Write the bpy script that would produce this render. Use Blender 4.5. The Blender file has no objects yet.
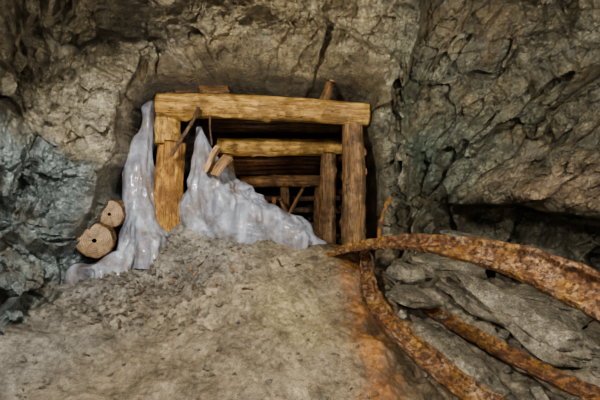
import bpy, math, random
import numpy as np
import bmesh
from mathutils import Vector, Matrix
random.seed(5); rng=np.random.default_rng(7)
SC=bpy.context.scene
COL=SC.collection
try: SC.view_settings.look='AgX - Medium High Contrast'
except Exception: pass

# ---------------------------------------------------------------- noise utils
def h3(i,j,k,s):
    i=i.astype(np.int64);j=j.astype(np.int64);k=k.astype(np.int64)
    n=(i*73856093)^(j*19349663)^(k*83492791)^(int(s)*2654435761)
    n=n&0x7fffffff
    n=((n^(n>>13))*1274126177)&0x7fffffff
    n=((n^(n>>16))*60493)&0x7fffffff
    n=n^(n>>11)
    return (n%100003)/100003.0
def vnoise(p,s=0):
    f=np.floor(p); t=p-f; t=t*t*t*(t*(t*6-15)+10)
    i,j,k=f[:,0],f[:,1],f[:,2]; x,y,z=t[:,0],t[:,1],t[:,2]
    r=0
    for a in (0,1):
        for b in (0,1):
            for c in (0,1):
                w=(x if a else 1-x)*(y if b else 1-y)*(z if c else 1-z)
                r=r+w*h3(i+a,j+b,k+c,s)
    return r*2-1
def fbm(p,o=4,s=0,gain=.5):
    a=1;r=0;q=p.copy()
    for n in range(o):
        r=r+a*vnoise(q,s+n*17); q=q*2.03+11.7; a*=gain
    return r
def ridge(p,o=4,s=0,gain=.5):
    a=1;r=0;q=p.copy()
    for n in range(o):
        r=r+a*(1-2*np.abs(vnoise(q,s+n*17))); q=q*2.03+11.7; a*=gain
    return r
def facet(p,s=0):
    f=np.floor(p); N=len(p)
    d1=np.full(N,1e9); d2=np.full(N,1e9); cell=np.zeros((N,3)); cid=np.zeros((N,3))
    for a in (-1,0,1):
        for b in (-1,0,1):
            for c in (-1,0,1):
                g=f+np.array([a,b,c])
                pt=np.stack([g[:,0]+h3(g[:,0],g[:,1],g[:,2],s+1),g[:,1]+h3(g[:,0],g[:,1],g[:,2],s+2),g[:,2]+h3(g[:,0],g[:,1],g[:,2],s+3)],1)
                d=np.linalg.norm(p-pt,axis=1)
                m=d<d1
                d2=np.where(m,d1,np.minimum(d2,d)); d1=np.where(m,d,d1)
                cell[m]=pt[m]; cid[m]=g[m]
    gv=np.stack([h3(cid[:,0],cid[:,1],cid[:,2],s+k) for k in (4,5,6)],1)*2-1
    hh=h3(cid[:,0],cid[:,1],cid[:,2],s+7)*2-1
    return (gv*(p-cell)).sum(1)+hh*.45, d2-d1
def sst(a,b,x):
    t=np.clip((x-a)/(b-a),0,1); return t*t*(3-2*t)
def rbf(ctrl,vals,Q,pw):
    ctrl=np.asarray(ctrl,float); vals=np.asarray(vals,float); n,d=ctrl.shape
    K=np.linalg.norm(ctrl[:,None]-ctrl[None],axis=2)**pw
    P=np.hstack([np.ones((n,1)),ctrl])
    A=np.zeros((n+d+1,n+d+1)); A[:n,:n]=K; A[:n,n:]=P; A[n:,:n]=P.T
    A[:n,:n]+= np.eye(n)*(1e-3 if pw>1 else 0)
    w=np.linalg.lstsq(A,np.concatenate([vals,np.zeros(d+1)]),rcond=None)[0]
    out=np.zeros(len(Q))
    for s in range(0,len(Q),40000):
        q=Q[s:s+40000]
        out[s:s+40000]=(np.linalg.norm(q[:,None]-ctrl[None],axis=2)**pw)@w[:n]+np.hstack([np.ones((len(q),1)),q])@w[n:]
    return out

def make_mesh(name,V,F,mats,col=None,smooth=False,matidx=None,parent=None):
    me=bpy.data.meshes.new(name)
    me.from_pydata([tuple(v) for v in V] if not isinstance(V,np.ndarray) else V.tolist(),[],F if isinstance(F,list) else F.tolist())
    for m in (mats if isinstance(mats,(list,tuple)) else [mats]): me.materials.append(m)
    if matidx is not None: me.polygons.foreach_set('material_index',np.asarray(matidx,dtype=np.int32))
    me.polygons.foreach_set('use_smooth',np.full(len(me.polygons),bool(smooth)))
    if col is not None:
        at=me.color_attributes.new('zone','FLOAT_COLOR','POINT')
        at.data.foreach_set('color',np.hstack([col,np.ones((len(col),1))]).astype(np.float32).ravel())
    me.update()
    ob=bpy.data.objects.new(name,me); COL.objects.link(ob)
    if parent: ob.parent=parent
    return ob
def empty(name):
    e=bpy.data.objects.new(name,None); e.empty_display_size=.1; COL.objects.link(e); return e

# ---------------------------------------------------------------- materials
class NT:
    def __init__(s,name):
        s.m=bpy.data.materials.new(name); s.m.use_nodes=True; s.t=s.m.node_tree; s.n=s.t.nodes; s.l=s.t.links
        s.b=s.n['Principled BSDF']; s.co=s.n.new('ShaderNodeTexCoord').outputs['Object']
    def map(s,scale,rot=(0,0,0),loc=(0,0,0)):
        m=s.n.new('ShaderNodeMapping'); m.inputs['Scale'].default_value=scale; m.inputs['Rotation'].default_value=rot; m.inputs['Location'].default_value=loc
        s.l.new(s.co,m.inputs[0]); return m.outputs[0]
    def noise(s,scale,detail=6,rough=.6,dist=0,vec=None):
        m=s.n.new('ShaderNodeTexNoise'); m.inputs['Scale'].default_value=scale; m.inputs['Detail'].default_value=detail
        m.inputs['Roughness'].default_value=rough; m.inputs['Distortion'].default_value=dist
        s.l.new(vec or s.co,m.inputs['Vector']); return m.outputs[0]
    def ramp(s,fac,stops):
        m=s.n.new('ShaderNodeValToRGB'); e=m.color_ramp.elements
        while len(e)<len(stops): e.new(.5)
        for x,(p,c) in zip(e,stops):
            x.position=p; x.color=(c,c,c,1) if isinstance(c,(int,float)) else (*c,1)
        s.l.new(fac,m.inputs[0]); return m.outputs[0]
    def mix(s,fac,a,b,mode='MIX'):
        m=s.n.new('ShaderNodeMix'); m.data_type='RGBA'; m.blend_type=mode
        for i,v in ((0,fac),(6,a),(7,b)):
            if isinstance(v,(int,float)): m.inputs[i].default_value=v if i==0 else (v,v,v,1)
            elif isinstance(v,tuple): m.inputs[i].default_value=(*v,1)
            else: s.l.new(v,m.inputs[i])
        return m.outputs[2]
    def attr(s,n):
        a=s.n.new('ShaderNodeAttribute'); a.attribute_name=n; return a.outputs['Color']
    def bump(s,hs):
        prev=None
        for h,st,d in hs:
            b=s.n.new('ShaderNodeBump'); b.inputs['Strength'].default_value=st; b.inputs['Distance'].default_value=d
            s.l.new(h,b.inputs['Height'])
            if prev: s.l.new(prev,b.inputs['Normal'])
            prev=b.outputs[0]
        s.l.new(prev,s.b.inputs['Normal'])
    def out(s,col,rough=.7,spec=.4):
        if isinstance(col,tuple): s.b.inputs['Base Color'].default_value=(*col,1)
        else: s.l.new(col,s.b.inputs['Base Color'])
        if isinstance(rough,(int,float)): s.b.inputs['Roughness'].default_value=rough
        else: s.l.new(rough,s.b.inputs['Roughness'])
        s.b.inputs['Specular IOR Level'].default_value=spec
        return s.m

def mat_rock(name,attr=True,base=(.2,.18,.14),scl=1,stain=1.0,wet=.0):
    t=NT(name)
    c=t.attr('zone') if attr else t.mix(0,base,base)
    st=t.map((1.0*scl,1.0*scl,2.0*scl),(.5,.75,.2))
    n1=t.noise(2.6,12,.75,.15,st); n2=t.noise(11*scl,10,.85); n3=t.noise(1.3*scl,10,.78,.4); n5=t.noise(42*scl,6,.85)
    c=t.mix(1.0,c,t.ramp(n1,[(.3,.25),(.45,.78),(.56,1.15),(.7,1.9)]),'MULTIPLY')
    c=t.mix(1.0,c,t.ramp(n2,[(.34,.35),(.5,1.0),(.66,1.85)]),'MULTIPLY')
    c=t.mix(1.0,c,t.ramp(n5,[(.34,.4),(.5,1.0),(.66,1.9)]),'MULTIPLY')
    c=t.mix(t.ramp(n3,[(.5,0.0),(.6,.45*stain),(.72,.1)]),c,t.mix(n2,(.07,.045,.018),(.46,.32,.15)))
    n4=t.noise(2.7*scl,12,.85,.2)
    c=t.mix(t.ramp(n4,[(.53,0.0),(.63,.5)]),c,t.mix(n2,(.09,.10,.095),(.52,.52,.47)))
    n6=t.noise(6*scl,12,.8,.3,t.map((1,1,1.5),(.2,.4,.9),(5,3,1)))
    c=t.mix(t.ramp(n6,[(.36,.85),(.45,0.0)]),c,(.025,.022,.018))
    t.bump([(n1,.8,.11),(n6,.4,.04),(n2,.9,.035),(n5,.9,.010)])
    return t.out(c,t.ramp(n4,[(.40,.22-wet),(.62,.52)]),.65)
M_rock=mat_rock('cave_rock')
M_bould=mat_rock('boulder_rock',False,(.35,.31,.23),1.3,.7,.0)
M_grav=mat_rock('gravel_rock',False,(.27,.235,.185),4,.3)

def mat_ground():
    t=NT('mine_dirt')
    c=t.attr('zone')
    n1=t.noise(1.8,9,.7,.5); n2=t.noise(24,9,.82); n3=t.noise(110,4,.8); n4=t.noise(4,11,.8,.4)
    c=t.mix(1.0,c,t.ramp(n1,[(.3,.55),(.5,1.0),(.7,1.35)]),'MULTIPLY')
    c=t.mix(1.0,c,t.ramp(n4,[(.35,.5),(.5,1.0),(.65,1.45)]),'MULTIPLY')
    c=t.mix(1.0,c,t.ramp(n2,[(.34,.42),(.5,1.0),(.68,1.75)]),'MULTIPLY')
    c=t.mix(1.0,c,t.ramp(n3,[(.3,.5),(.5,1.0),(.7,1.6)]),'MULTIPLY')
    t.bump([(n1,.3,.06),(n4,.4,.03),(n2,.6,.015),(n3,.7,.006)])
    return t.out(c,t.ramp(n1,[(.40,.26),(.6,.6)]),.5)
M_ground=mat_ground()

def mat_wood(name,a,b,dark,rg=.38):
    t=NT(name)
    v=t.map((9,9,.7)); n1=t.noise(2.2,9,.78,.3,v); n2=t.noise(4,9,.75); n3=t.noise(9,6,.8,0,t.map((3,3,.5)))
    n5=t.noise(4,8,.8,0,t.map((14,14,.6),(0,0,0),(3,2,7))); n6=t.noise(1.7,7,.7,.5)
    c=t.ramp(n1,[(.3,dark),(.42,b),(.55,a),(.72,tuple(min(1,x*1.3+.10) for x in a))])
    c=t.mix(t.ramp(n6,[(.48,0.0),(.62,.5)]),c,t.mix(n1,tuple(x*.7+.02 for x in dark),(.42,.31,.18)))
    c=t.mix(t.ramp(n2,[(.45,0.0),(.56,.85)]),c,t.mix(n1,tuple(x*.5 for x in dark),b))
    c=t.mix(t.ramp(n3,[(.56,0.0),(.61,.85)]),c,tuple(x*.5 for x in dark))
    c=t.mix(t.ramp(n5,[(.39,.92),(.44,0.0)]),c,tuple(x*.3 for x in dark))
    t.bump([(n1,.9,.022),(n5,.9,.016),(n2,.4,.03)])
    return t.out(c,t.ramp(n1,[(.3,.6),(.7,rg)]),.5)
M_wy=mat_wood('timber_yellow',(.64,.40,.12),(.38,.21,.055),(.11,.055,.022),.3)
M_wo=mat_wood('timber_orange',(.60,.33,.085),(.35,.16,.036),(.11,.045,.017),.3)
M_wb=mat_wood('timber_brown',(.32,.18,.07),(.15,.08,.032),(.04,.022,.012))
M_wd=mat_wood('timber_dark',(.17,.10,.05),(.085,.048,.026),(.02,.012,.008))
M_wp=mat_wood('timber_board',(.50,.31,.15),(.34,.19,.09),(.14,.08,.04))
def mat_end(name,a,b):
    t=NT(name)
    w=t.n.new('ShaderNodeTexWave'); w.wave_type='RINGS'; w.rings_direction='Z'; w.inputs['Scale'].default_value=16; w.inputs['Distortion'].default_value=1.5
    t.l.new(t.co,w.inputs[0])
    c=t.ramp(w.outputs[1],[(0,b),(1,a)]); n=t.noise(12,6,.7)
    c=t.mix(1.0,c,t.ramp(n,[(.3,.4),(.6,1.15)]),'MULTIPLY')
    t.bump([(n,.4,.02),(w.outputs[1],.2,.004)])
    return t.out(c,.6)
M_end=mat_end('log_end',(.50,.32,.15),(.34,.19,.08))
M_endw=mat_end('log_end_weathered',(.36,.25,.15),(.26,.17,.10))

def mat_rust(name,pale):
    t=NT(name)
    n1=t.noise(18,9,.82,.2); n2=t.noise(70,6,.8); n3=t.noise(9,10,.88,.3); n4=t.noise(28,9,.85); n5=t.noise(3,4,.6)
    c=t.ramp(n1,[(.36,(.03,.016,.010)),(.47,(.13,.052,.018)),(.55,(.27,.115,.033)),(.64,(.54,.30,.08))])
    c=t.mix(t.ramp(n3,[(.51,0.0),(.56,pale)]),c,t.mix(n2,(.22,.14,.08),(.78,.62,.42)))
    c=t.mix(t.ramp(n5,[(.48,0.0),(.6,.55)]),c,t.mix(n1,(.12,.04,.008),(.66,.36,.05)))
    c=t.mix(t.ramp(n4,[(.50,0.0),(.55,.92)]),c,(.045,.024,.017))
    c=t.mix(1.0,c,t.ramp(n2,[(.3,.5),(.7,1.6)]),'MULTIPLY')
    t.bump([(n1,1,.025),(n4,.8,.015),(n2,.8,.008),(n3,.6,.02)])
    return t.out(c,t.ramp(n1,[(.3,.3),(.6,.6)]),.55)
M_rust=mat_rust('rusty_steel',.6)
M_rust2=mat_rust('rusty_steel_orange',.2)
def mat_ice():
    t=NT('dirty_ice')
    n=t.noise(3.2,9,.65,.4,t.map((2.2,2.2,.6))); n2=t.noise(22,9,.75); n3=t.noise(2.6,8,.7)
    c=t.ramp(n,[(.32,(.24,.24,.28)),(.5,(.50,.53,.62)),(.64,(.80,.86,.96))])
    c=t.mix(t.ramp(n3,[(.46,0.0),(.6,.75)]),c,(.34,.26,.21))
    c=t.mix(1.0,c,t.ramp(n2,[(.3,.65),(.6,1.1)]),'MULTIPLY')
    t.b.inputs['Subsurface Weight'].default_value=.3; t.b.inputs['Subsurface Radius'].default_value=(.07,.09,.12)
    t.b.inputs['Subsurface Scale'].default_value=.5; t.b.inputs['Coat Weight'].default_value=.5; t.b.inputs['Coat Roughness'].default_value=.15
    t.b.inputs['Transmission Weight'].default_value=.4
    t.bump([(n,.6,.06),(n2,.6,.014)])
    return t.out(c,.3,.5)
M_ice=mat_ice()

# ---------------------------------------------------------------- ground
G=[(-3.2,-3,.1),(0,-3,0),(3.5,-3,0),(-3,1,.15),(0,1,.0),(2,1,-.05),(3.8,1,-.05),
(-1.9,2.5,.25),(0,2.6,.2),(-2.25,3,.5),(-3.2,3,.75),(-1.24,3.3,.43),(0,3.3,.43),(0,3.9,.76),(.44,4.35,.90),(-.975,3.9,.80),(-2,4,.74),(-2.9,4,.8),
(-1.18,4.3,1.14),(-.55,4.4,1.08),(0,4.6,.98),(-1.41,4.75,1.40),(-.86,4.9,1.35),(-.26,5.3,1.1),(.2,5.4,.85),(-2.1,4.6,.92),(-2.5,4.5,.75),
(0,7,.8),(-1,7,.85),(.6,7,.8),(0,9,.8),(.6,4.6,.93),(.55,3.9,.66),(.5,3.4,.42),
(.85,4.1,.58),(.72,3.2,.26),(.47,2.7,.17),(1.04,3.2,.1),(1.5,4.2,.42),(1.8,4.8,.7),(2.8,4.5,.4),(3.8,4.5,.5),(1.94,3.1,.0),(2.6,3.2,.05),(1.4,2.8,.02),(3.8,3,.1),(2.5,6,.6),(1.1,4.7,.72)]
G=np.array(G)
def ground_h(x,y,det=True):
    q=np.stack([x,y],1)
    z=rbf(G[:,:2],G[:,2],q,1.5)
    p=np.stack([x,y,np.zeros_like(x)],1)
    z=z+.05*fbm(p*1.3+3,3,3)
    if det:
        lm=sst(.3,-1.2,x)*sst(3.0,3.7,y)
        rm=sst(.5,.9,x)
        z=z+(.016+.035*lm+.04*rm)*fbm(p*5,4,9,.6)+(.005+.010*lm)*fbm(p*32,3,21,.7)
    return z
xs=np.concatenate([np.arange(-3.6,-2.7,.04),np.arange(-2.7,2.9,.015),np.arange(2.9,4.6,.04)])
ys=np.concatenate([np.arange(-3.2,2.2,.12),np.arange(2.2,5.4,.015),np.arange(5.4,9,.06)])
X,Y=np.meshgrid(xs,ys); x=X.ravel();y=Y.ravel(); z=ground_h(x,y)
def grid_faces(nr,nc):
    i=np.arange(nr*nc).reshape(nr,nc)
    return np.stack([i[:-1,:-1],i[:-1,1:],i[1:,1:],i[1:,:-1]],-1).reshape(-1,4)
P3=np.stack([x,y,z],1)
def lerp(c,col,w): return c*(1-w[:,None])+np.array(col)*w[:,None]
gn=fbm(P3*1.5,4,40); gf=fbm(P3*7,4,44,.65)
c=np.tile(np.array([.205,.168,.112]),(len(x),1))
c=lerp(c,(.205,.185,.155),np.clip(sst(3.5,4.0,y+.25*gn)*sst(-.3,-1.0,x+.3*gn),0,1))
c=lerp(c,(.15,.11,.065),np.clip(sst(.05,.45,x+.2*gn)*.85,0,1))
# iron-stained seep running down beside the buckled rail
sx=.60-.05*(y-3.4)+.06*gn
c=lerp(c,(.24,.095,.03),np.clip(np.exp(-((x-sx)**2)/.022)*sst(4.7,4.1,y)*(.62+.45*gf),0,.72))
c=lerp(c,(.34,.17,.05),np.clip(sst(.25,.55,gf)*np.exp(-((x-sx)**2)/.03)*.5,0,.5))
c=lerp(c,(.165,.14,.10),np.clip(sst(.9,1.3,x+.3*gn),0,1))
c=lerp(c,(.31,.26,.13),np.clip(np.exp(-((x+.1)**2/.25+(y-3.4)**2/.2))*(.4+.5*gn+.2*gf),0,.55))
c=lerp(c,(.185,.18,.165),np.clip(sst(-1.2,-1.9,x+.3*gn)*.6,0,1))
floor=make_mesh('floor',P3,grid_faces(len(ys),len(xs)),M_ground,c,True)

# ---------------------------------------------------------------- cave shell
C0=np.array([0,1.2,1.4])
W=[(-2.3,3,.4),(-2.25,3,1.5),(-2.15,2.8,2.55),(-2.22,3.65,.9),(-2.05,4.1,1.9),(-2.15,3.85,1.5),(-1.92,4.2,2.3),(-1.85,3.9,2.96),(-1.85,3,3.05),
(-1.15,4.2,3.05),(-.95,3.5,3.35),(0,4.25,3.15),(0,3.7,3.4),(.94,4.3,2.8),(1.05,3.9,3.5),(1.0,4.5,1.5),(.9,4.5,2.2),(1.05,4.5,.8),(1.75,5.0,2.1),(1.7,5.1,1.1),(1.7,5,.3),
(2.45,4.7,2.3),(2.1,3.9,3.4),(2.7,3.3,3.2),(3.1,4.1,2.2),(2.8,4.3,1.6),(2.9,4.7,1.1),(2.4,4.95,1.1),(3.3,4.3,.9),(3.15,4.1,.4),
(-2.3,1.2,1.5),(-2.2,0,1.5),(3.3,1.5,1.5),(3.1,0,1.5),(0,-2.6,1.5),(0,1.5,3.7),(0,0,3.5),(0,-2,2.9),(-1.8,1.2,3),(2.4,1.2,3.1),(-2.2,1.2,.2),(3.2,1.2,.1),(0,-2.6,0),(0,4.6,.3),(-1.2,4.5,.3),
(-1.3,1.2,-1.2),(1.3,1.2,-1.2),(0,2.6,-1.4),(0,4.6,-.6),(-2.4,4,-.3),(2.6,4.3,-.3),(0,4.4,1.7),(-1.2,4.4,1.8)]
W=np.array(W); D=W-C0; R=np.linalg.norm(D,axis=1); U=D/R[:,None]
az=np.radians(np.concatenate([np.arange(-180,-62,2.0),np.arange(-62,62,.17),np.arange(62,180.1,2.0)]))
el=np.radians(np.concatenate([np.arange(-42,-22,1.0),np.arange(-22,54,.19),np.arange(54,89.9,1.5)]))
A,E=np.meshgrid(az,el); a=A.ravel(); e=E.ravel()
u=np.stack([np.cos(e)*np.sin(a),np.cos(e)*np.cos(a),np.sin(e)],1)
r=rbf(U,R,u,1.6); r=np.clip(r,1.5,6.5)
P=C0+u*r[:,None]
def rot(p,ax,ay,az_):
    m=np.array((Matrix.Rotation(ax,3,'X')@Matrix.Rotation(ay,3,'Y')@Matrix.Rotation(az_,3,'Z')))
    return p@m.T
warp=np.stack([fbm(P*1.3,4,60),fbm(P*1.3,4,70),fbm(P*1.3,4,80)],1)*.22
q=rot(P+warp,.35,.75,.2)
f1,e1=facet(q*np.array([.8,.9,1.5]),100)
q2=rot(P+warp*.5,-.2,.9,.5)
f2,e2=facet(q2*np.array([1.7,2.2,4.2]),200)
f3,e3=facet(rot(P+warp*.3,.6,.3,.1)*np.array([4.5,6,11]),300)
f4,e4=facet(rot(P+warp*.2,.1,1.3,.4)*np.array([9,12,18]),500)
right=sst(-.5,1.5,P[:,0])
m2=sst(-.35,.4,fbm(P*1.2,3,410)); m3=sst(-.2,.4,fbm(P*1.9,3,420))
rd=ridge(q*np.array([1.0,1.0,2.0]),3,430,.45)
amp=1-.45*np.exp(-((P[:,0]+.5)**2/1.2+(P[:,2]-1.9)**2/.7))
d=(.27*f1+.12*fbm(P*.9,3,55)-.09*rd)*amp+(.11+.07*right)*(.4+m2)*f2+.06*(.4+m3)*f3+.015*f4+.03*fbm(P*3.5,4,56,.6)+.010*fbm(P*18,3,57,.6)
d+= .07*m2*(1-sst(0,.07,e1))
lz=1.50-.12*(P[:,0]-2.0)+.06*fbm(P*2,2,91)
front=(P[:,1]>3)
d+= .85*sst(1.75,2.2,P[:,0])*sst(0,-.07,P[:,2]-lz)*sst(.5,.9,P[:,2])*front
d-= .16*sst(1.6,2.2,P[:,0])*np.exp(-((P[:,2]-lz-.12)/.12)**2)*front
P=C0+u*(r+d)[:,None]
poly=np.array([(-2.38,.6),(-2.28,1.2),(-2.10,1.62),(-1.95,2.05),(-1.90,2.55),(-1.60,2.80),(-.95,2.92),(-.22,2.90),(.4,2.86),(.78,2.68),(.92,1.9),(.94,.8),(.89,-.8),(-2.4,-.8)])
def sdpoly(px,pz):
    n=len(poly); dd=np.full(len(px),1e9); ins=np.zeros(len(px),bool)
    for i in range(n):
        a0=poly[i];b0=poly[(i+1)%n]; ab=b0-a0
        t=np.clip(((px-a0[0])*ab[0]+(pz-a0[1])*ab[1])/(ab@ab),0,1)
        dd=np.minimum(dd,np.hypot(px-a0[0]-t*ab[0],pz-a0[1]-t*ab[1]))
        cr=((a0[1]>pz)!=(b0[1]>pz))&(px<(b0[0]-a0[0])*(pz-a0[1])/(b0[1]-a0[1]+1e-12)+a0[0]); ins^=cr
    return np.where(ins,-dd,dd)
kk=4.2/np.clip(P[:,1],2.5,6)
px_=np.where(P[:,0]<-1.2,P[:,0]*(1+(kk-1)*sst(-1.2,-1.7,P[:,0])),P[:,0])
sd=sdpoly(px_,P[:,2])+.05*fbm(P*np.array([3,0,3]),3,95)
msk=(P[:,1]>3)
deep=sst(-1.35,-1.05,P[:,0])*sst(2.62,2.46,P[:,2])
left=sst(-1.2,-1.7,P[:,0])
push=(.10*sst(.10,-.06,sd)+.85*sst(0,-.12,sd)+3.2*deep*sst(-.04,-.16,sd))*msk
rim=np.exp(-((sd-.16)/.13)**2)*msk*sst(1.0,1.4,P[:,2])*sst(1.3,.6,P[:,0])
push-=.34*rim*(1-.7*left)*(1+.5*fbm(P*2.5,2,777))
P[:,0]+=.16*rim*left
P[:,0]-=left*.35*sst(.0,-.2,sd)*msk
P[:,1]+=push
x,y,z=P.T
n1=fbm(P*.8,3,31); n2=fbm(P*2,4,33)
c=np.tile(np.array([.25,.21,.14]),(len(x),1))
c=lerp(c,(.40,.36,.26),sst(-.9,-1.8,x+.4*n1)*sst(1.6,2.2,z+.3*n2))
c=lerp(c,(.235,.29,.295),np.clip(sst(-1.65,-2.0,x+.15*n1)*sst(2.15,1.7,z+.35*n2+.25*(y-3.5))*.85,0,1))
c=lerp(c,(.35,.29,.17),np.clip(sst(2.5,3.0,z+.3*n2)*sst(-1.5,-.5,x)*sst(1.6,.4,x)*.7,0,1))
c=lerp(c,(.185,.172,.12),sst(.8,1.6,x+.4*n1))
c=lerp(c,(.18,.225,.17),np.clip(np.exp(-((x-1.6)**2/.5+(z-2.3)**2/.8))*(.7+n2),0,1))
c=lerp(c,(.27,.17,.08),np.clip(np.exp(-((x-1.9)**2/.15+(z-2.9)**2/.3))*(.4+n2),0,.5))
c=lerp(c,(.30,.22,.14),np.clip(sst(1.9,2.4,x)*np.exp(-((z-1.65)/.25)**2)*(.8+n2),0,.9))
c=lerp(c,(.06,.05,.04),np.clip(sst(4.9,5.3,y)*sst(.95,.7,x),0,1))  # tunnel shade painted into the rock colour behind the opening
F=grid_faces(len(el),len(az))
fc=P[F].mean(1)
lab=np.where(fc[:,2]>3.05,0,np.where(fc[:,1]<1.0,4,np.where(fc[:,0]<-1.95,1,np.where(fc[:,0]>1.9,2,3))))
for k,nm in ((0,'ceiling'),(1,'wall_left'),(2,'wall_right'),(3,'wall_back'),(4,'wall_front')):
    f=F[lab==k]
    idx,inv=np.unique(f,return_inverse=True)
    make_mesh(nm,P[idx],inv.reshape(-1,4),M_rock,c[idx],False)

# ---------------------------------------------------------------- builders
def log(name,p0,p1,r0,r1,mats,parent=None,seed=0,bend=.02,knots=5,rough=1.0):
    p0=Vector(p0);p1=Vector(p1); L=(p1-p0).length; N=44; M=max(8,int(L/.02))
    th=np.linspace(0,2*np.pi,N,endpoint=False); t=np.linspace(0,1,M)
    T,H=np.meshgrid(t,th,indexing='ij'); T=T.ravel();H=H.ravel()
    rr=r0+(r1-r0)*T
    cs=np.stack([np.cos(H),np.sin(H),T*L*2],1)+seed*7.3
    rr=rr*(1+rough*(.12*fbm(cs,3,seed)+.04*fbm(cs*np.array([5,5,.8]),3,seed+5)))
    R_=random.Random(seed)
    for k in range(knots):
        kt=R_.uniform(.08,.92)*L; ka=R_.uniform(0,6.28)
        da=np.abs((H-ka+np.pi)%(2*np.pi)-np.pi)
        rr=rr+R_.uniform(.1,.22)*r0*np.exp(-((T*L-kt)/.045)**2-(da/.35)**2)
    ba=R_.uniform(0,6.28); bx=bend*np.sin(T*np.pi)*math.cos(ba)+.012*np.sin(T*9+seed); by=bend*np.sin(T*np.pi)*math.sin(ba)
    V=np.stack([np.cos(H)*rr+bx,np.sin(H)*rr+by,T*L],1)
    V=V.tolist(); F=[];mi=[]
    for i in range(M-1):
        for j in range(N):
            F.append((i*N+j,i*N+(j+1)%N,(i+1)*N+(j+1)%N,(i+1)*N+j)); mi.append(0)
    for end,base in ((0,0),(1,(M-1)*N)):
        prev=[base+j for j in range(N)]
        cx=sum(V[k][0] for k in prev)/N; cy=sum(V[k][1] for k in prev)/N; cz=V[base][2]
        s=-1 if end==0 else 1
        for ring,off in ((.93,.012),(.5,.018),(.12,.02)):
            cur=[]
            for j in range(N):
                o=V[base+j]; V.append([cx+(o[0]-cx)*ring,cy+(o[1]-cy)*ring,cz+s*(off+R_.uniform(-.002,.002))]); cur.append(len(V)-1)
            for j in range(N):
                q=(prev[j],cur[j],cur[(j+1)%N],prev[(j+1)%N]); F.append(q if end else q[::-1]); mi.append(0 if ring>.9 else 1)
            prev=cur
        F.append(tuple(prev) if end else tuple(prev[::-1])); mi.append(1)
    ob=make_mesh(name,V,F,mats,None,True,mi,parent)
    ob.matrix_local=Matrix.Translation(p0)@(p1-p0).to_track_quat('Z','Y').to_matrix().to_4x4()
    return ob

def plank(name,p0,p1,w,t,mat,parent=None,seed=0,roll=0):
    p0=Vector(p0);p1=Vector(p1);L=(p1-p0).length; M=max(6,int(L/.03))
    prof=[(-w/2,-t/2+.004),(-w/2+.004,-t/2),(-w/6,-t/2),(w/6,-t/2),(w/2-.004,-t/2),(w/2,-t/2+.004),(w/2,t/2-.004),(w/2-.004,t/2),(w/6,t/2),(-w/6,t/2),(-w/2+.004,t/2),(-w/2,t/2-.004)]
    R_=random.Random(seed); V=[];F=[];n=len(prof)
    for i in range(M+1):
        f=i/M; sh=1+.05*math.sin(f*7+seed); bz=.01*math.sin(f*5+seed)
        for a_,b_ in prof:
            e=(R_.uniform(-.012,.012) if i in (0,M) else 0)
            V.append((a_*sh+R_.uniform(-.0015,.0015),b_+bz+R_.uniform(-.001,.001),f*L+e))
    for i in range(M):
        for j in range(n): F.append((i*n+j,i*n+(j+1)%n,(i+1)*n+(j+1)%n,(i+1)*n+j))
    F.append(tuple(range(n))[::-1]); F.append(tuple(M*n+j for j in range(n)))
    ob=make_mesh(name,V,F,mat,None,False,None,parent)
    ob.matrix_local=Matrix.Translation(p0)@(p1-p0).to_track_quat('Z','Y').to_matrix().to_4x4()@Matrix.Rotation(roll,4,'Z')
    return ob

def catmull(pts,n):
    pts=[np.array(p,float) for p in pts]; pts=[2*pts[0]-pts[1]]+pts+[2*pts[-1]-pts[-2]]; out=[]
    for i in range(1,len(pts)-2):
        p0,p1,p2,p3=pts[i-1:i+3]
        for k in range(n):
            t=k/n; out.append(.5*((2*p1)+(-p0+p2)*t+(2*p0-5*p1+4*p2-p3)*t*t+(-p0+3*p1-3*p2+p3)*t**3))
    out.append(pts[-2]); return np.array(out)
def sweep(name,ctrl,prof,mat,seed=0,rough=.004,parent=None,n=24,step=.012):
    S=catmull(ctrl,n); Pp=S[:,:3]; Nn=S[:,3:6]; ws=S[:,6]
    T=np.gradient(Pp,axis=0); T/=np.linalg.norm(T,axis=1)[:,None]
    Nn=Nn-(Nn*T).sum(1)[:,None]*T; Nn/=np.linalg.norm(Nn,axis=1)[:,None]; B=np.cross(T,Nn)
    prof=np.array(prof); dense=[]
    for i in range(len(prof)):
        a_=prof[i];b_=prof[(i+1)%len(prof)]; k=max(1,int(np.hypot(*(b_-a_))/step))
        for j in range(k): dense.append(a_+(b_-a_)*j/k)
    prof=np.array(dense); m=len(prof); V=(Pp[:,None]+(B[:,None]*prof[None,:,0:1]+Nn[:,None]*prof[None,:,1:2])*ws[:,None,None]).reshape(-1,3)
    V=V+rough*np.stack([fbm(V*14,3,seed+k,.6) for k in range(3)],1)*1.5
    nr=len(Pp); F=[]
    for i in range(nr-1):
        for j in range(m): F.append((i*m+j,i*m+(j+1)%m,(i+1)*m+(j+1)%m,(i+1)*m+j))
    F.append(tuple(range(m))[::-1]); F.append(tuple((nr-1)*m+j for j in range(m)))
    ob=make_mesh(name,V,F,mat,None,False,None,parent)
    bm=bmesh.new(); bm.from_mesh(ob.data); bmesh.ops.recalc_face_normals(bm,faces=bm.faces); bm.to_mesh(ob.data); bm.free()
    return ob

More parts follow.
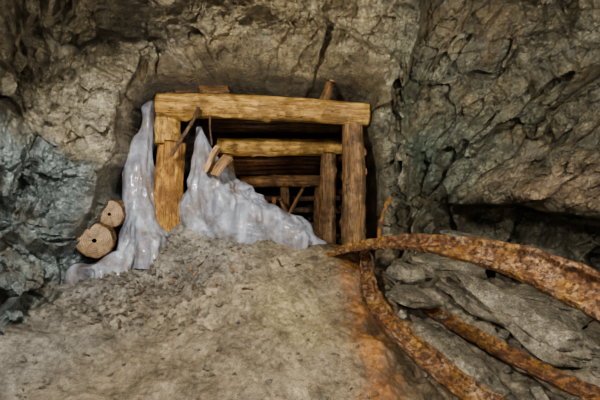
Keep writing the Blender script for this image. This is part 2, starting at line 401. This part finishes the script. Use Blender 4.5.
def rock_data(size,seed,sub=4,npts=14):
    R_=np.random.default_rng(seed)
    bm=bmesh.new()
    pts=R_.normal(size=(npts,3)); pts/=np.linalg.norm(pts,axis=1)[:,None]; pts*=R_.uniform(.85,1.1,(npts,1))
    for p in pts: bm.verts.new(p)
    r_=bmesh.ops.convex_hull(bm,input=bm.verts)
    bmesh.ops.delete(bm,geom=[g for g in set(r_['geom_interior']+r_['geom_unused']) if isinstance(g,bmesh.types.BMVert)],context='VERTS')
    bmesh.ops.triangulate(bm,faces=bm.faces)
    if sub>1:
        bmesh.ops.bevel(bm,geom=bm.edges[:],offset=.08,segments=3,affect='EDGES',profile=.5)
        bmesh.ops.triangulate(bm,faces=bm.faces)
        for it in range(sub):
            le=[e for e in bm.edges if e.calc_length()>.07]
            if not le: break
            bmesh.ops.subdivide_edges(bm,edges=le,cuts=1); bmesh.ops.triangulate(bm,faces=bm.faces)
    bm.verts.index_update()
    V=np.array([v.co[:] for v in bm.verts]); F=[tuple(v.index for v in f.verts) for f in bm.faces]; bm.free()
    if sub>1:
        nn=V/np.linalg.norm(V,axis=1)[:,None]
        f,e_=facet(rot(V,.3,.4,seed)*np.array([1.2,1.2,2.6]),seed)
        V=V+nn*(.05*f+.06*fbm(V*2,4,seed)+.015*fbm(V*9,3,seed))[:,None]
    return V*np.array(size),F
def boulder(loc,size,rotz=(0,0,0),seed=0,name='boulder',mat=None,npts=14):
    V,F=rock_data(size,seed,5,npts)
    ob=make_mesh(name,V,F,mat or M_bould,None,False)
    ob.rotation_euler=rotz; ob.location=loc; return ob

# ---------------------------------------------------------------- timber frames
fr=empty('timber_support_frame')
Y0=4.5
log('cap_beam',(-1.58,Y0-.02,2.55),(.76,Y0-.02,2.46),.145,.13,[M_wy,M_end],fr,3,.02,8)
log('post_right',(.61,Y0+.0,.75),(.60,Y0+.02,2.36),.135,.125,[M_wb,M_end],fr,5,.02,7)
log('post_left',(-1.50,Y0+.02,1.05),(-1.46,Y0+.02,2.15),.16,.145,[M_wo,M_end],fr,9,.01,6,1.3)
log('post_left_block',(-1.50,Y0+.03,2.12),(-1.49,Y0+.03,2.42),.14,.14,[M_wy,M_end],fr,12,0,3,1.2)
log('lagging_prop',(.20,Y0+.25,2.50),(.36,Y0-.02,2.84),.055,.05,[M_wb,M_end],fr,15,0,2)
for i,(x0,x1,zz,yy,rr) in enumerate([(-1.6,-.4,2.74,4.75,.06),(-1.3,.1,2.73,4.88,.07),(-.7,.6,2.68,4.85,.05)]):
    log('lagging_pole_%d'%i,(x0,yy,zz),(x1,yy+.1,zz-.03),rr,rr*.9,[M_wd,M_end],fr,20+i)
plank('lagging_board',(-1.45,4.60,2.76),(-1.0,4.75,2.83),.16,.04,M_wd,fr,3,.6)
plank('lagging_board_short',(-1.15,4.60,2.76),(-.85,4.72,2.80),.12,.04,M_wb,fr,8,.9)

f2=empty('timber_support_frame')
log('cap_beam',(-1.12,5.5,2.23),(.60,5.5,2.24),.12,.11,[M_wy,M_end],f2,31,.02,6)
log('post_right',(.40,5.5,.6),(.39,5.5,2.14),.115,.11,[M_wb,M_end],f2,33)
log('post_left',(-1.05,5.5,.8),(-1.03,5.5,2.12),.12,.11,[M_wb,M_end],f2,34)
for i in range(5):
    log('lagging_pole_%d'%i,(-1.15,4.80+.16*i,2.50-.03*(i%2)),(.72,4.82+.16*i,2.47),.07,.06,[M_wd,M_end],f2,40+i,.01,2)
for i in range(6):
    zz=.9+i*.235
    log('side_lagging_%d'%i,(.74,4.8,zz),(.57,5.75,zz+.01),.06,.055,[M_wd,M_end],f2,50+i,.01,2)

f3=empty('timber_support_frame')
log('cap_beam',(-1.0,6.7,1.80),(.6,6.7,1.80),.10,.10,[M_wb,M_end],f3,61)
log('post_right',(.36,6.7,.5),(.34,6.7,1.72),.10,.10,[M_wb,M_end],f3,62)
log('post_middle',(-.25,6.65,.5),(-.26,6.65,1.72),.08,.07,[M_wb,M_end],f3,63)
log('brace',(.12,6.2,.7),(-.3,6.2,1.50),.04,.035,[M_wb,M_end],f3,64)
log('brace_upper',(-.33,6.0,.9),(.05,6.0,1.68),.03,.03,[M_wb,M_end],f3,65)
for i in range(4):
    log('lagging_pole_%d'%i,(-1.1,5.9+.28*i,2.12-.05*i),(.6,5.9+.28*i,2.14-.05*i),.05,.05,[M_wd,M_end],f3,70+i)
for i in range(4):
    log('back_lagging_%d'%i,(-1.0,6.95,.85+i*.22),(.7,6.95,.87+i*.22),.055,.05,[M_wd,M_end],f3,100+i)
R2=random.Random(12)
fb=empty('fallen_lagging_boards')
for i in range(7):
    x0=R2.uniform(-.5,.1); y0=R2.uniform(5.7,6.4)
    plank('board_%d'%i,(x0,y0,.85),(x0+R2.uniform(-.35,.45),y0+R2.uniform(-.1,.3),R2.uniform(1.1,1.55)),.07,.025,M_wb,fb,i,R2.uniform(0,3))

# loose logs in the left hollow, ends to the viewer
log('cut_log',(-1.95,4.12,1.355),(-2.12,4.62,1.37),.14,.145,[M_wb,M_endw],None,90,0,2)
log('cut_log',(-2.04,3.98,1.10),(-2.24,4.48,1.12),.175,.18,[M_wb,M_endw],None,91,0,2)
bd=empty('broken_crate_board')
plank('board_face',(-1.00,4.20,1.80),(-.86,4.22,2.05),.24,.05,M_wp,bd,4,0)
plank('board_end',(-.90,4.16,1.76),(-.76,4.20,1.96),.16,.04,M_wp,bd,6,.5)
circ=[(math.cos(k*math.pi/4)*.02,math.sin(k*math.pi/4)*.02) for k in range(8)]
sweep('bent_iron_bar',[(-1.08,4.26,2.48,0,-1,0,1),(-1.12,4.2,2.34,0,-1,0,1),(-1.20,4.18,2.2,0,-1,0,1),(-1.29,4.2,2.07,0,-1,0,1),(-1.36,4.25,1.98,0,-1,0,1)],circ,M_wd,3,.001,n=8)
sweep('bent_iron_bar',[(-.97,4.3,2.40,0,-1,0,.6),(-.96,4.28,2.25,0,-1,0,.6),(-.94,4.26,2.08,0,-1,0,.6)],circ,M_wd,4,.001,n=8)
sweep('rusty_stake',[(.98,4.1,1.0,0,-1,0,1.4),(.82,4.12,1.12,0,-1,0,1.1),(.86,4.15,1.35,0,-1,0,1.1),(.94,4.2,1.52,0,-1,0,1.3)],circ,M_rust2,5,.002,n=8)

# ---------------------------------------------------------------- ice
def ice_sheet(name,rows,seed,parent,lump=1.0):
    S=catmull(rows,18); N=130; th=np.linspace(0,2*np.pi,N,endpoint=False)
    V=[]
    for s in S:
        cx,cy,cz,hw,hd=s
        V.append(np.stack([cx+hw*np.cos(th),cy+hd*np.sin(th),np.full(N,cz)],1))
    V=np.array(V); m=len(S); V=V.reshape(-1,3)
    dirx=np.tile(np.stack([np.cos(th),np.sin(th),np.zeros(N)],1),(m,1))
    hw=np.repeat(S[:,3],N)
    dd=.12*fbm(V*np.array([4.5,4.5,1.2]),3,seed,.45)+.026*lump*ridge(V*np.array([8,8,1.3]),2,seed+9,.5)+.013*lump*fbm(V*np.array([12,12,7]),3,seed+30,.6)
    V=V+dirx*(dd*np.clip(hw*3,.2,1))[:,None]; V[:,2]+=.06*fbm(V*3,2,seed+4)
    F=[]
    for i in range(m-1):
        for j in range(N): F.append((i*N+j,(i+1)*N+j,(i+1)*N+(j+1)%N,i*N+(j+1)%N))
    F.append(tuple(range(N)))
    return make_mesh(name,V,F,M_ice,None,True,None,parent)
ice=empty('ice_formation')
ice_sheet('ice_skirt',[(-1.14,4.50,2.30,.02,.03),(-1.11,4.50,2.17,.06,.06),(-1.07,4.52,2.0,.13,.12),(-1.0,4.52,1.80,.24,.17),(-.91,4.52,1.62,.37,.22),(-.82,4.54,1.42,.50,.26),(-.66,4.58,1.22,.66,.28),(-.56,4.62,1.05,.77,.3),(-.55,4.66,.8,.82,.3)],5,ice)
ice_sheet('ice_column',[(-1.68,4.52,2.62,.03,.04),(-1.70,4.52,2.55,.07,.10),(-1.70,4.52,2.44,.06,.08),(-1.72,4.50,2.28,.09,.08),(-1.76,4.47,2.12,.13,.11),(-1.80,4.44,1.95,.165,.13),(-1.80,4.42,1.75,.18,.14),(-1.76,4.40,1.5,.17,.16),(-1.70,4.36,1.3,.17,.2),(-1.66,4.28,1.08,.24,.22),(-1.66,4.24,.8,.28,.22)],15,ice)
ice_sheet('ice_apron',[(-1.74,4.14,1.12,.03,.03),(-1.76,4.10,1.0,.12,.08),(-1.86,4.02,.86,.22,.10),(-1.92,3.98,.78,.30,.12),(-1.92,3.95,.6,.34,.14)],35,ice,.5)

# ---------------------------------------------------------------- rails
ch=[(-.075,-.014),(-.088,.0),(-.090,.030),(-.078,.040),(-.062,.032),(-.050,.012),(-.02,.006),(.02,.006),(.050,.012),(.062,.032),(.078,.040),(.090,.030),(.088,0),(.075,-.014),(.05,-.02),(0,-.022),(-.05,-.02)]
sweep('rusty_rail',[(.26,4.4,.86,0,-.2,1,.85),(.46,4.2,.97,0,-.4,1,1.05),(.70,3.95,1.05,0,-.5,1,1.1),(.99,3.6,1.11,-.1,-.6,1,1.2),(1.28,3.2,1.10,-.3,-.7,.9,1.3),(1.52,2.9,1.06,-.4,-.7,.8,1.45),(1.66,2.55,.99,-.5,-.7,.7,1.55),(1.76,2.2,.91,-.6,-.6,.7,1.55),(1.88,1.8,.81,-.6,-.6,.7,1.45),(1.95,1.2,.6,-.6,-.5,.7,1.4),(1.98,.5,.25,-.6,-.5,.7,1.4),(2,.1,-.05,-.6,-.5,.7,1.4)],ch,M_rust,11,.006)
sweep('rusty_rail',[(.70,4.35,.95,-.3,-1,.1,.6),(.69,4.15,.83,-.3,-1,.5,.7),(.665,3.8,.66,-.3,-.8,.8,.8),(.72,3.4,.51,-.3,-.6,.9,.9),(.86,3.1,.385,-.3,-.5,1,1.0),(1.02,2.8,.28,-.3,-.5,1,1.0),(1.19,2.5,.21,-.3,-.4,1,1.0),(1.4,2.2,.12,-.3,-.4,1,1.0),(1.6,1.9,0,-.3,-.4,1,1)],ch,M_rust,12,.006)
sweep('rusty_rail',[(1.2,4.05,.44,-.1,-.5,1,.8),(1.36,3.75,.38,-.1,-.5,1,.8),(1.61,3.4,.27,-.1,-.5,1,.9),(1.86,3.1,.17,-.1,-.5,1,.9),(2.1,2.8,.10,-.1,-.5,1,.9),(2.4,2.4,.0,-.1,-.5,1,.8)],ch,M_rust2,13,.006)

# ---------------------------------------------------------------- boulders right
boulder((1.12,4.20,.72),(.24,.2,.15),(.1,.2,.3),201)
boulder((1.08,3.92,.52),(.36,.30,.13),(.1,.10,.2),202)
boulder((1.80,3.95,.54),(.58,.34,.19),(.25,.30,-.3),203,npts=10)
boulder((2.15,3.52,.32),(.76,.38,.16),(.35,.34,-.35),204,npts=10)
boulder((2.6,3.95,.48),(.7,.4,.2),(.2,.15,-.1),205,npts=10)
boulder((1.35,3.25,.12),(.54,.38,.15),(.35,.3,-.7),206,npts=11)
boulder((1.16,3.55,.26),(.24,.34,.1),(.2,.1,.3),207)
boulder((1.75,4.6,.72),(.5,.3,.2),(.1,.1,.1),208)
boulder((2.6,4.7,.80),(.7,.4,.16),(.1,-.05,.1),209)
boulder((2.1,4.85,1.0),(.5,.35,.14),(.1,.15,0),210)
boulder((2.75,3.0,.02),(.45,.3,.15),(.1,.12,0.4),212)
boulder((1.35,4.5,.72),(.24,.2,.15),(.1,.12,0.4),213)

# ---------------------------------------------------------------- gravel (single joined mesh)
protos=[rock_data((1,1,1),300+i,1,9) for i in range(8)]
def scatter(name,n,fn,smin,smax,seed,mat,pw=2.2):
    R_=np.random.default_rng(seed); xy=[]
    while len(xy)<n:
        p=fn(R_)
        if p is not None: xy.append(p)
    xy=np.array(xy); zz=ground_h(xy[:,0],xy[:,1]); VV=[];FF=[];o=0
    for (px,py),pz in zip(xy,zz):
        V,F=protos[R_.integers(8)]; s=smin*(smax/smin)**(R_.random()**pw)
        m=np.array(Matrix.Rotation(R_.uniform(0,6.28),3,'Z')@Matrix.Rotation(R_.uniform(-.6,.6),3,'X'))
        v=(V*np.array([1,R_.uniform(.6,1),R_.uniform(.35,.8)])*s)@m.T+np.array([px,py,pz+s*.12])
        VV.append(v); FF+=[tuple(i+o for i in f) for f in F]; o+=len(v)
    return make_mesh(name,np.vstack(VV),FF,mat,None,False)
def left_mound(R_):
    x=R_.normal(-1.45,.45); y=R_.uniform(3.3,4.3)
    return (x,y) if -2.15<x<-.2 else None
def wide(R_):
    x=R_.uniform(-2.0,.5); y=R_.uniform(2.3,4.2); return (x,y)
def rightside(R_):
    return (R_.uniform(.9,2.6),R_.uniform(2.7,4.6))
scatter('gravel',1600,left_mound,.007,.055,1,M_grav,2.5)
scatter('gravel',450,wide,.006,.04,2,M_grav,2.8)
scatter('rubble',160,rightside,.02,.12,3,M_bould)
tw=empty('wood_splinters')
R_=np.random.default_rng(55)
for i in range(14):
    px,py=R_.uniform(-1.6,.3),R_.uniform(3.2,4.2); an=R_.uniform(0,3.14); L_=R_.uniform(.06,.16)
    dx,dy=math.cos(an)*L_/2,math.sin(an)*L_/2
    zz=ground_h(np.array([px-dx,px+dx]),np.array([py-dy,py+dy]))
    plank('splinter_%d'%i,(px-dx,py-dy,zz[0]+.012),(px+dx,py+dy,zz[1]+.012),.018,.012,M_wp if i%2 else M_wd,tw,i)

# ---------------------------------------------------------------- lights, camera
def area(name,loc,tgt,size,en,col):
    l=bpy.data.lights.new(name,'AREA'); l.size=size; l.energy=en; l.color=col
    o=bpy.data.objects.new(name,l); COL.objects.link(o); o.location=loc
    o.rotation_euler=(Vector(tgt)-Vector(loc)).to_track_quat('-Z','Y').to_euler()
area('lamp_key',(-1.2,1.1,2.75),(-.6,4.5,1.6),.2,140,(1,.97,.91))
area('fill_right',(2.0,1.4,2.4),(2.0,4.5,.9),.2,74,(1,.96,.88))  # added fill light that brightens the right-hand slabs
area('lamp_low',(.3,.2,1.7),(-.3,4.5,1.8),.3,38,(1,.95,.88))
l=bpy.data.lights.new('fill_tunnel','POINT'); l.energy=4; l.color=(1,.62,.38); l.shadow_soft_size=.1  # added warm fill to bring out the inner timbers, no real lamp here
o=bpy.data.objects.new('fill_tunnel',l); COL.objects.link(o); o.location=(-.6,5.85,1.75)
w=bpy.data.worlds.new('World'); SC.world=w; w.use_nodes=True; w.node_tree.nodes['Background'].inputs[0].default_value=(.02,.02,.02,1)
cam=bpy.data.cameras.new('Camera'); cam.lens=24; cam.sensor_width=36; cam.clip_start=.02
co=bpy.data.objects.new('Camera',cam); COL.objects.link(co); co.location=(0,0,1.5); co.rotation_euler=(math.pi/2,0,0)
SC.camera=co
